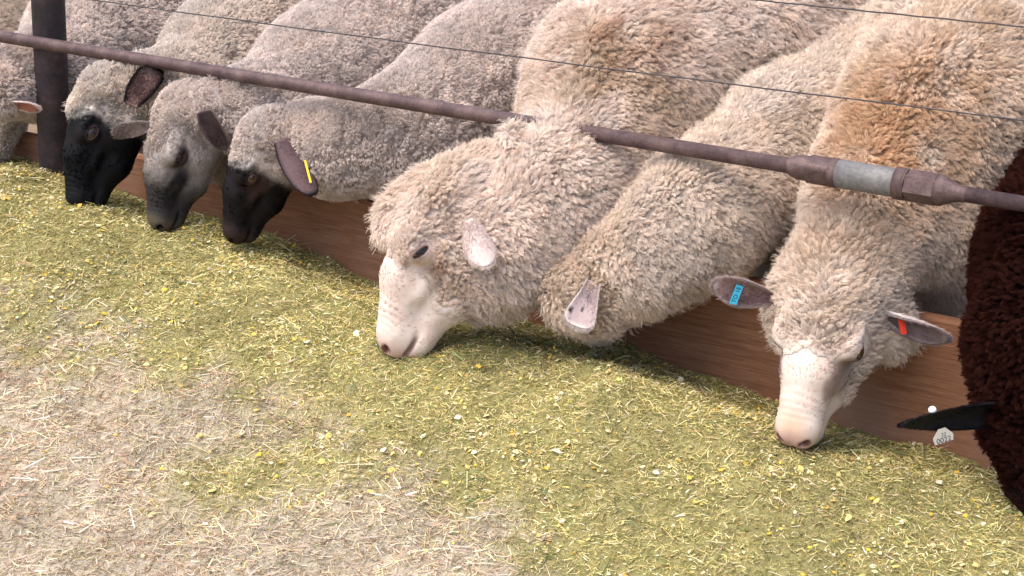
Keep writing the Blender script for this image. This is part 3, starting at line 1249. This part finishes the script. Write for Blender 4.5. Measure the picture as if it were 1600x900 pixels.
        parts.append(make_fibres(Pf, n_[k], f_[k], L[k] * 1.12, o1 * prm['gap'] * 1.2, prm.get('frn', 5), o1 * .05, o1 * .0022, 1.3, o1 * prm['lay'], o1 * prm['rad'] * .62,
                                 (c_ * var)[k], (tipc * var)[k] * 1.03, spec['seed'] + 40, .35, .8, .25, ins[k]))
    # short face hair
    dens = vis * (wool < .3) * sstep(1.0, 1.15, en) * (onhead > .05)
    r = sample_faces(V, Q, Nn, dens, spec.get('furgap', .0017), spec['seed'] + 1)
    if r is not None:
        P, t, bw = r
        one = np.ones(len(P))
        qx = interp(q[:, 0], t, bw)
        n_, f_ = nrm(interp(Nn, t, bw)), interp(flow, t, bw)
        c_ = interp(col, t, bw)
        hl = spec.get('furlen', .0058) * sstep(.245, .19, qx) + .0012
        parts.append(make_fibres(P, n_, f_, hl * one, one * .0015, 3, one * .3, one * .0002, 1, one * .92, one * .00032, c_ * (.8 + .4 * fbm(P, 90, 4, 2))[:, None], np.clip(c_ * 1.10, 0, .92), spec['seed'] + 3, .45, .22))
    keep = (wool[Q] > .12).any(1) & (vis[Q] > 0).any(1)
    used = np.unique(Q[keep])
    remap = -np.ones(len(V), np.int64)
    remap[used] = np.arange(len(used))
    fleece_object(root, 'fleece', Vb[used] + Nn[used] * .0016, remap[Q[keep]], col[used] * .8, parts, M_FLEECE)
    for e in spec.get('ears', []):
        eo, ef = make_ear(root, e, s)
        for tg in e.get('tags', []):
            ep = eo
            o = tg(ef)
            child(o, ep)
    lp = s.c + s.R @ (v3(.225, 0, -.05) * s.s)
    print('MUZ', spec['seed'], lp.round(3), hay_h(lp[:1], lp[1:2]).round(3))
    print('sheep', spec['seed'], 'scale %.2f' % s.s, len(V), [p[0].shape[0] for p in parts], 'nodes', [(np.round(p, 2).tolist(), round(r, 2)) for p, r in nodes], 'head', s.c.round(2), '%.1fs' % (time.time() - T0))
    return root


# ------------------------------------------------------------------ the looks (fleece mask and colour on each animal)
CREAM = v3(.71, .635, .565)
GREYW = v3(.68, .60, .55)
PINKW = v3(.64, .535, .465)


def bands(q):
    return q[:, 0], np.abs(q[:, 1]), q[:, 2], q[:, 1]


def look_white(cream, bare_x=.098, stain=None, eyes=1.0):
    def f(q, V, Nn, onhead):
        x, ay, z, y = bands(q)
        x = x + (fbm(q, 40, 2, 2) - .5) * .03
        # bare nose and cheeks in front of a line which runs back under the jaw
        line = bare_x - .5 * np.clip(-z - .02, 0, .05) * 0.2 + .035 * sstep(-.02, -.06, z)
        bare = sstep(-.026, .016, x - line)
        eyed = np.linalg.norm(np.stack([q[:, 0] - .088, ay - .0505, z - .006], -1) / v3(.042, .034, .026), axis=1)
        bare = np.maximum(bare, sstep(1.1, .75, eyed / eyes))
        wool = (1 - bare * sstep(.0, .3, onhead))
        col = cream * (0.9 + .25 * fbm(V, 9, 21, 3))[:, None]
        col = mix(col, (.62, .49, .36), sstep(.5, .7, fbm(V, 7, 44, 3)) * .5)
        if stain:
            col = stain(col, V)
        sk = PINKW + 0 * V
        col = mix(col, sk, bare * onhead)
        return wool, col, bare
    return f


def stain_E(col, V):
    px, py, _ = proj(V)
    P = V
    m = np.exp(-((P - at(965, 40, .15)) ** 2).sum(1) / .13 ** 2) * sstep(.35, .65, fbm(V, 22, 61, 3))
    col = mix(col, (.46, .28, .18), m * .8)
    m = np.exp(-((P - at(960, 150, .1)) ** 2).sum(1) / .12 ** 2) * sstep(.4, .62, fbm(V, 18, 62, 3))
    return mix(col, (.50, .36, .22), m * .7)


def stain_G(col, V):
    m = np.exp(-((V - at(1400, 190, .12)) ** 2).sum(1) / .15 ** 2) * sstep(.2, .6, fbm(V, 14, 63, 3))
    col = mix(col, (.58, .34, .15), np.clip(m * 1.0, 0, .7))
    m = np.exp(-((V - at(1530, 90, .3)) ** 2).sum(1) / .2 ** 2) * sstep(.45, .7, fbm(V, 20, 64, 3))
    return mix(col, (.52, .36, .22), m * .6)


_lw = look_white(CREAM * v3(1.06, 1.04, 1.04), .104, stain_E, .88)


def look_E(q, V, Nn, onhead):
    wool, col, bare = _lw(q, V, Nn, onhead)
    x, ay, z, y = bands(q)
    # rusty tear stain below the eye
    d = np.linalg.norm((np.stack([q[:, 0], ay, z], -1) - v3(.085, .055, -.014)) / v3(.03, .03, .020), axis=1)
    col = mix(col, (.40, .22, .14), sstep(1.2, .3, d) * .55 * sstep(.35, .65, fbm(q, 60, 9, 2)))
    col = mix(col, (.56, .36, .29), bare * onhead * sstep(.45, .7, fbm(q, 28, 12, 3)) * .35)
    col = mix(col, (.70, .62, .56), bare * onhead * sstep(.5, .7, fbm(q, 40, 13, 3)) * .4)
    col = mix(col, (.55, .33, .29), sstep(.205, .238, x) * .6)
    return wool, col, bare


_lg = look_white(CREAM * v3(1.04, 1.02, 1.0), .106, stain_G, 1.4)


def look_G(q, V, Nn, onhead):
    wool, col, bare = _lg(q, V, Nn, onhead)
    x, ay, z, y = bands(q)
    n = (fbm(q, 45, 9, 2) - .5) * .5
    # grey skin patch running down from each eye
    d = np.linalg.norm((np.stack([q[:, 0], ay, z], -1) - v3(.122, .040, .002)) / v3(.052, .036, .028), axis=1)
    gp = sstep(1.15, .7, d + n)
    wool = wool * (1 - gp)
    col = mix(col, (.13, .095, .09), gp * .9)
    col = mix(col, (.68, .60, .54), bare * onhead * sstep(.02, .0, ay) * .5)
    col = mix(col, (.56, .39, .29), bare * onhead * sstep(.45, .7, fbm(q, 26, 14, 3)) * .4)
    d = np.linalg.norm((q - v3(.215, 0, -.004)) / v3(.03, .025, .022), axis=1)
    col = mix(col, (.50, .30, .16), sstep(1.1, .4, d + n) * .5)          # ginger nose
    col = mix(col, (.56, .32, .28), sstep(.222, .240, x) * .7)
    col = mix(col, (.17, .14, .10), sstep(-.05, -.066, z) * sstep(.17, .2, x) * sstep(.35, .6, fbm(q, 80, 3, 2)) * .8)
    return wool, col, bare


def look_F(q, V, Nn, onhead):
    col = CREAM * v3(1.0, .98, .96) * (0.88 + .26 * fbm(V, 10, 22, 3))[:, None]
    col = mix(col, (.58, .43, .27), sstep(.45, .7, fbm(V, 8, 45, 2)) * .25)
    bare = sstep(.12, .15, q[:, 0])
    return 1 - bare * sstep(0, .3, onhead) * .95, mix(col, PINKW, bare * onhead), bare


def look_dark(black_x, top_z, grey, facecol, knot=1.0, woolcol=GREYW, cheek=(.42, .33, .27), blend=.02, patch=None, facewool=0.0):
    """woolly animals with a black or smoky short haired face"""
    def f(q, V, Nn, onhead):
        x, ay, z, y = bands(q)
        n = (fbm(q, 35, 4, 3) - .5) * .035
        face = sstep(black_x - blend, black_x + blend, x + n - .35 * np.clip(z - top_z, 0, 1)) * sstep(0, .25, onhead)
        crown = sstep(.020, .040, z + n * .5) * sstep(.10, .06, x)
        wool = np.clip(1 - sstep(-.02, .04, x + n) * onhead * .75 + crown * .5 * knot, 0, 1)
        wool = np.maximum(wool, facewool * sstep(.16, .09, x + n))
        wool = wool * (1 - face)
        col = woolcol * (0.88 + .28 * fbm(V, 9, 23, 3))[:, None]
        col = mix(col, cheek, onhead * sstep(-.03, .05, x) * (1 - crown * min(1, knot * 1.2)) * .85)
        col = mix(col, (.70, .66, .62), crown * onhead * .8 * knot)
        fc = np.array(facecol) * (.8 + .5 * fbm(q, 30, 8, 3))[:, None]
        col = mix(col, fc, face)
        if patch:
            col = patch(col, q, n)
        return wool, col, face
    return f


def patch_D(col, q, n):
    x, ay, z, y = bands(q)
    d = np.linalg.norm((np.stack([x, ay, z], -1) - v3(.092, .05, -.01)) / v3(.04, .03, .03), axis=1)
    col = mix(col, (.040, .021, .017), sstep(1.2, .6, d + n * 6) * .9)      # brown round the eye
    col = mix(col, (.045, .027, .025), sstep(.19, .22, x) * .6)
    return col


def patch_C(col, q, n):
    x, ay, z, y = bands(q)
    d = np.linalg.norm((np.stack([x, ay, z], -1) - v3(.082, .052, .006)) / v3(.030, .03, .022), axis=1)
    col = mix(col, (.035, .022, .022), sstep(1.1, .6, d + n * 6) * .85)
    d = np.linalg.norm((np.stack([x, ay, z], -1) - v3(.150, .040, -.016)) / v3(.06, .03, .020), axis=1)
    col = mix(col, (.022, .018, .02), sstep(1.3, .6, d + n * 6) * .95)
    col = mix(col, (.15, .12, .085), sstep(.205, .23, x) * .7)
    return col


def patch_B(col, q, n):
    x, ay, z, y = bands(q)
    d = np.linalg.norm((np.stack([x, ay, z], -1) - v3(.080, .05, .010)) / v3(.035, .03, .028), axis=1)
    return mix(col, (.010, .009, .011), sstep(1.25, .8, d + n * 5))


def look_H(q, V, Nn, onhead):
    col = v3(.010, .0058, .0052) * (0.7 + .7 * fbm(V, 16, 25, 3))[:, None]
    face = sstep(.10, .13, q[:, 0] + (fbm(q, 35, 4, 2) - .5) * .03) * onhead
    return 1 - face, mix(col, (.010, .008, .009), face), face


LONG = dict(gap=.0070, L=.0165, nf=23, clump=.36, curl=.0022, freq=1.1, lay=.44, rad=.00044, crease=(40, 22), crw=.14, inset=.006, valley=.006, mess=.42, rnd=.06, jit=.22, dome=.34)
TIGHT = dict(gap=.0052, L=.0080, nf=11, clump=.18, curl=.0006, freq=1.0, lay=.18, rad=.00058, frn=3, frizz=.22, crease=(52, 13), crw=.18, inset=.000, valley=.0100, mess=.08, rnd=.04, jit=.08, dome=.2)

WHITE_EAR = dict(outer=(.50, .40, .365), inner=(.45, .31, .28), rim=(.56, .47, .43))


def tag_plate(u, w, length, width, col, name='ear_tag', text=None, side=1, ang=0.0, shift=0.004, tapered=False, uy=None, px=None):
    mat = plain('tag_plastic_%d' % len(bpy.data.materials), col, 0.45, 0.4)
    def f(e):
        o = e['b'] + e['ax'] * (u * e['L']) + e['sd'] * w + e['op'] * shift * side
        ux = e['ax'] * math.cos(ang) + e['sd'] * math.sin(ang)
        uyv = -e['ax'] * math.sin(ang) + e['sd'] * math.cos(ang)
        if uy is not None:
            uyv = nrm(RGT * uy[0] + CUP * uy[1] - FWD * uy[2])
            vw = -FWD + RGT * 0.15
            vw = nrm(vw - uyv * (vw @ uyv))
            ux = np.cross(uyv, vw)
        if px is not None:
            o = atd(px[0], px[1], depth_of(e['b'] + e['ax'] * (u * e['L'])) - .022)
        if np.cross(ux, uyv) @ (CAM - o) < 0:
            ux = -ux
        hl, hw = length / 2, width / 2
        if tapered:
            out = [(-hw * .35, 0), (hw * .35, 0), (hw * .95, -hl * 1.0), (hw, -hl * 1.25), (hw * .9, -hl * 2), (-hw * .9, -hl * 2), (-hw, -hl * 1.25), (-hw * .95, -hl)]
            out = out[::-1]
        else:
            out = [(-hw, -hl), (hw, -hl), (hw, hl), (-hw, hl)]
        return prism(name, out, o, ux, uyv, .0016, mat, text=text)
    return f


def tag_button(u, w, r, col, off=.004):
    mat = plain('tag_button_plastic', col, .35, .5)
    def f(e):
        o = e['b'] + e['ax'] * (u * e['L']) + e['sd'] * w
        import bmesh
        bm = bmesh.new()
        bmesh.ops.create_uvsphere(bm, u_segments=20, v_segments=12, radius=1)
        R = np.stack([e['ax'], e['sd'], e['op']], 1)
        for v in bm.verts:
            p = o + R @ (np.array(v.co) * np.array([r, r, r]))
            v.co = Vector(p)
        me = bpy.data.meshes.new('tag_button')
        bm.to_mesh(me)
        bm.free()
        me.materials.append(mat)
        me.polygons.foreach_set('use_smooth', np.ones(len(me.polygons), bool))
        ob = bpy.data.objects.new('tag_button', me)
        S.collection.objects.link(ob)
        return ob
    return f


# ------------------------------------------------------------------ the flock, traced on the photograph with real depths
FLOCK = [
    dict(seed=1, label='large woolly white sheep in the middle, seen in profile with its pink bare nose down', eyeclear=True,
         chain=[(775, 385, -.10, 108), (890, 300, .02, 104), (985, 150, .30, 165), (1130, 70, .58, 200), (1260, 20, .85, 205)],
         puffs=[(645, 352, -.13, 62), (700, 318, -.10, 76), (765, 425, -.12, 76), (758, 283, -.05, 62), (800, 212, -.045, 19), (848, 232, -.04, 17)],
         head=dict(cran=(704, 327, 3.21), nose=(608, 544, 3.215), dorsal=(-.92, .38, .12), lid=.50, deep=1.08, wide=1.05),
         look=look_E, wool=dict(LONG), lidcol=(.14, .08, .065), iris=(.012, .008, .006), fine=.0030,
         ears=[dict(sink=-.006, clear=.052, base=(738, 342, 3.13), tip=(761, 426, 3.05), open=(-.15, .1, -1), w=.064, cup=.9, bend=-.14, prof=[.7, .8, .95, 1, .78, .5, .3, .12], **WHITE_EAR)]),
    dict(seed=2, label='white sheep with its face buried in the hay and one pale spotted ear hanging',
         chain=[(905, 445, -.10, 50), (1000, 410, -.04, 82), (1090, 340, .06, 102), (1235, 230, .34, 120), (1380, 150, .62, 130)],
         puffs=[(892, 478, -.11, 40), (935, 480, -.10, 44)],
         head=dict(cran=(908, 445, 3.18), nose=(920, 525, 3.38), dorsal=(-.2, .5, .85), k=.9),
         look=look_F, wool=dict(LONG, gap=.0066, L=.0140, nf=19, mess=.38),
         ears=[dict(sink=.003, clear=.045, base=(931, 441, 3.08), tip=(905, 514, 3.00), open=(-.3, .3, .85), w=.062, cup=.85, bend=.10, blunt=1.3,
                    outer=(.50, .41, .38), inner=(.37, .285, .28), rim=(.58, .51, .47), prof=[.62, .64, .70, .86, 1, .92, .7, .35], rw=.86, spots=[(.62, .15, .13), (.7, .75, .15), (.3, .15, .06)])]),
    dict(seed=3, label='white sheep facing forward with blue and red ear tags and ginger stained nape', eyeclear=True,
         chain=[(1335, 400, .08, 98), (1400, 300, .22, 132), (1480, 195, .36, 172), (1560, 100, .60, 210), (1650, 60, .8, 215)],
         puffs=[(1300, 450, .03, 88), (1266, 490, .01, 69), (1390, 515, .06, 48), (1490, 360, .26, 100), (1500, 430, .32, 90)],
         head=dict(cran=(1305, 468, 2.985), nose=(1243, 680, 2.94), dorsal=(-.36, .46, .80), lid=1.2, k=1.04, wide=1.14),
         wrk=.0004, look=look_G, wool=dict(LONG, L=.0160, gap=.0067, nf=22, lay=.40), lidcol=(.04, .03, .03), fine=.0030,
         ears=[dict(sink=.012, dd=-.005, base=(1210, 464, 2.93), tip=(1113, 441, 2.93), open=(-.1, -.5, .85), w=.064, cup=.9, bend=.05, blunt=.4,
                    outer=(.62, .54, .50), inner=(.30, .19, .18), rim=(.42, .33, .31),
                    tags=[tag_plate(.62, -.004, .034, .0125, (.05, .42, .62), text=[('TO 1E', .0105, (0, 0), 1.57)], shift=.015, uy=(.34, .94, .2))]),
               dict(dd=-.03, base=(1378, 486, 2.86), tip=(1489, 524, 2.84), open=(0., -.75, .6), w=.064, cup=1.1, bend=.08, blunt=.2,
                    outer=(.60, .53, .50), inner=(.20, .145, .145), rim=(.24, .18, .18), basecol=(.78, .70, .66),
                    tags=[tag_plate(.34, -.004, .030, .010, (.75, .05, .02), shift=.017, uy=(-.22, .97, .1))])]),
    dict(seed=4, nostril=(.006, .005, .005), label='grey woolled sheep with black face, white topknot and thin yellow tag on drooping ear',
         chain=[(450, 225, .05, 60), (530, 232, .05, 68), (640, 205, .15, 88), (765, 135, .38, 122), (900, 70, .65, 165)],
         puffs=[(378, 208, .04, 34)],
         head=dict(cran=(412, 222, 3.60), nose=(366, 366, 3.63), dorsal=(-.80, .30, .42), k=1.05),
         look=look_dark(.062, .03, GREYW, (.009, .0065, .007), 1.0, patch=patch_D), wool=dict(TIGHT), iris=(.07, .04, .03), lidcol=(.05, .025, .02),
         ears=[dict(sink=-.022, clear=.066, base=(444, 217, 3.43), tip=(487, 312, 3.36), open=(-.45, -.1, -.85), w=.062, cup=.8, bend=-.10, blunt=.9,
                    outer=(.10, .062, .064), inner=(.06, .04, .04), rim=(.02, .015, .018), hair=.003, prof=[.75, .85, .97, 1, .86, .62, .42, .2],
                    tags=[tag_plate(.6, 0, .046, .0042, (.85, .64, .04), px=(481, 268), uy=(.26, -.96, .1))])]),
    dict(seed=5, nostril=(.006, .005, .005), label='grey sheep with smoky dark muzzle and dark eye patch, second of the dark faced sheep',
         puffs=[(352, 238, .10, 46)],
         chain=[(330, 170, .0, 50), (400, 170, .06, 64), (500, 125, .28, 104), (640, 60, .55, 150), (780, 10, .8, 175)],
         head=dict(cran=(285, 188, 3.69), nose=(250, 345, 3.70), dorsal=(-.72, .25, .62), k=1.05),
         look=look_dark(.120, .10, GREYW, (.034, .030, .029), .1, cheek=(.30, .25, .225), blend=.05, patch=patch_C, facewool=.34), wool=dict(TIGHT, L=.0068),
         lidcol=(.03, .02, .02), iris=(.06, .03, .025),
         ears=[dict(sink=-.016, clear=.060, base=(323, 172, 3.58), tip=(350, 234, 3.53), open=(-.45, -.2, .8), w=.056, cup=.6, bend=-.05, blunt=.7,
                    outer=(.17, .12, .115), inner=(.05, .032, .034), hair=.003, basew=.8),
               dict(dd=.01, base=(238, 195, 3.66), tip=(180, 207, 3.66), open=(0, -.4, .7), w=.036, cup=.3, bend=0, blunt=.8,
                    outer=(.26, .21, .185), inner=(.20, .15, .135), hair=.005)]),
    dict(seed=6, nostril=(.006, .005, .005), label='sheep with jet black face, white forelock and upright dark ear beside the post',
         chain=[(225, 140, .03, 46), (275, 140, .08, 56), (345, 95, .28, 88), (460, 40, .55, 130), (590, 0, .8, 160)],
         puffs=[(217, 112, .05, 22), (130, 165, -.04, 20)],
         head=dict(cran=(163, 156, 3.80), nose=(123, 318, 3.79), dorsal=(-.85, .27, .40), k=1.05),
         look=look_dark(.045, .035, GREYW, (.0045, .0045, .0055), 1.0, woolcol=CREAM, cheek=(.30, .25, .23), patch=patch_B),
         wool=dict(TIGHT, L=.010, gap=.0058, rad=.0007), iris=(.03, .016, .013), lidcol=(.06, .036, .034),
         ears=[dict(sink=-.055, dd=-.030, base=(205, 166, 3.74), tip=(243, 108, 3.72), open=(-.25, -.15, .9), w=.064, cup=.5, bend=0., blunt=1.1,
                    outer=(.03, .025, .027), inner=(.11, .062, .055), rim=(.008, .007, .008), rw=.55, hair=.005, prof=[.6, .7, .9, 1, .95, .75, .55, .3])]),
    dict(seed=7, label='pale sheep at the left edge behind the post with a pink ear',
         chain=[(8, 138, .0, 46), (72, 116, .12, 64), (150, 70, .40, 105), (230, 20, .65, 130)],
         head=dict(cran=(-16, 160, 4.14), nose=(-52, 285, 4.14), dorsal=(-.9, .3, .15)),
         look=look_dark(.30, .1, GREYW, (.45, .38, .34), .2, cheek=(.52, .45, .40)), wool=dict(TIGHT, L=.011, gap=.0062, rad=.00075), fine=.005,
         ears=[dict(dd=-.02, base=(16, 160, 4.00), tip=(60, 168, 3.98), open=(-.1, -.75, .5), w=.040, cup=.6, bend=0., blunt=.4,
                    outer=(.70, .60, .57), inner=(.42, .18, .13))]),
    dict(seed=8, label='sheep furthest back in the top left corner, only its shaggy flank in view',
         chain=[(-60, 120, .30, 60), (-30, 40, .75, 110), (30, -20, 1.05, 110)],
         head=dict(cran=(-90, 150, 4.45), nose=(-120, 260, 4.42), dorsal=(-.9, .3, .1)),
         look=look_dark(.30, .1, GREYW, (.4, .34, .3), .0, woolcol=v3(.52, .43, .35)), wool=dict(LONG, L=.018, gap=.012), fine=.006, ears=[]),
    dict(seed=9, label='dark brown woolly sheep at the right edge with black ear carrying a white numbered tag',
         chain=[(1618, 650, -.02, 88), (1636, 530, .02, 112), (1672, 400, .12, 134), (1740, 280, .38, 150), (1820, 180, .65, 200)],
         head=dict(cran=(1606, 670, 2.82), nose=(1640, 835, 2.80), dorsal=(.25, .3, .9)),
         look=look_H, wool=dict(LONG, gap=.0085, L=.017, nf=42, clump=.5, lay=.25, tip=(4.0, 2.2, 1.8), frizz=.3, curl=.0028, rad=.0004), lump=.022, nostril=(.006, .005, .005), lidcol=(.006, .005, .005), iris=(.006, .004, .004), fine=.0042,
         ears=[dict(dd=-.01, base=(1556, 636, 2.78), tip=(1402, 661, 2.76), open=(.05, -.62, .75), w=.066, cup=.8, bend=.04, prof=[1, 1, .95, .78, .52, .28, .15, .05],
                    outer=(.009, .008, .010), inner=(.006, .005, .006), hair=.003,
                    tags=[tag_plate(.58, -.012, .024, .034, (.62, .58, .50), text=[('0022', .0125, (0, -.0195), 0), ('22', .0085, (0.001, -.0105), 0)], shift=.015, tapered=True, uy=(-.22, .92, .3)),
                          tag_button(.66, .016, .0065, (.85, .82, .82))])]),
]
for sp in FLOCK:
    make_sheep(sp)
print('script %.1fs' % (time.time() - T0))
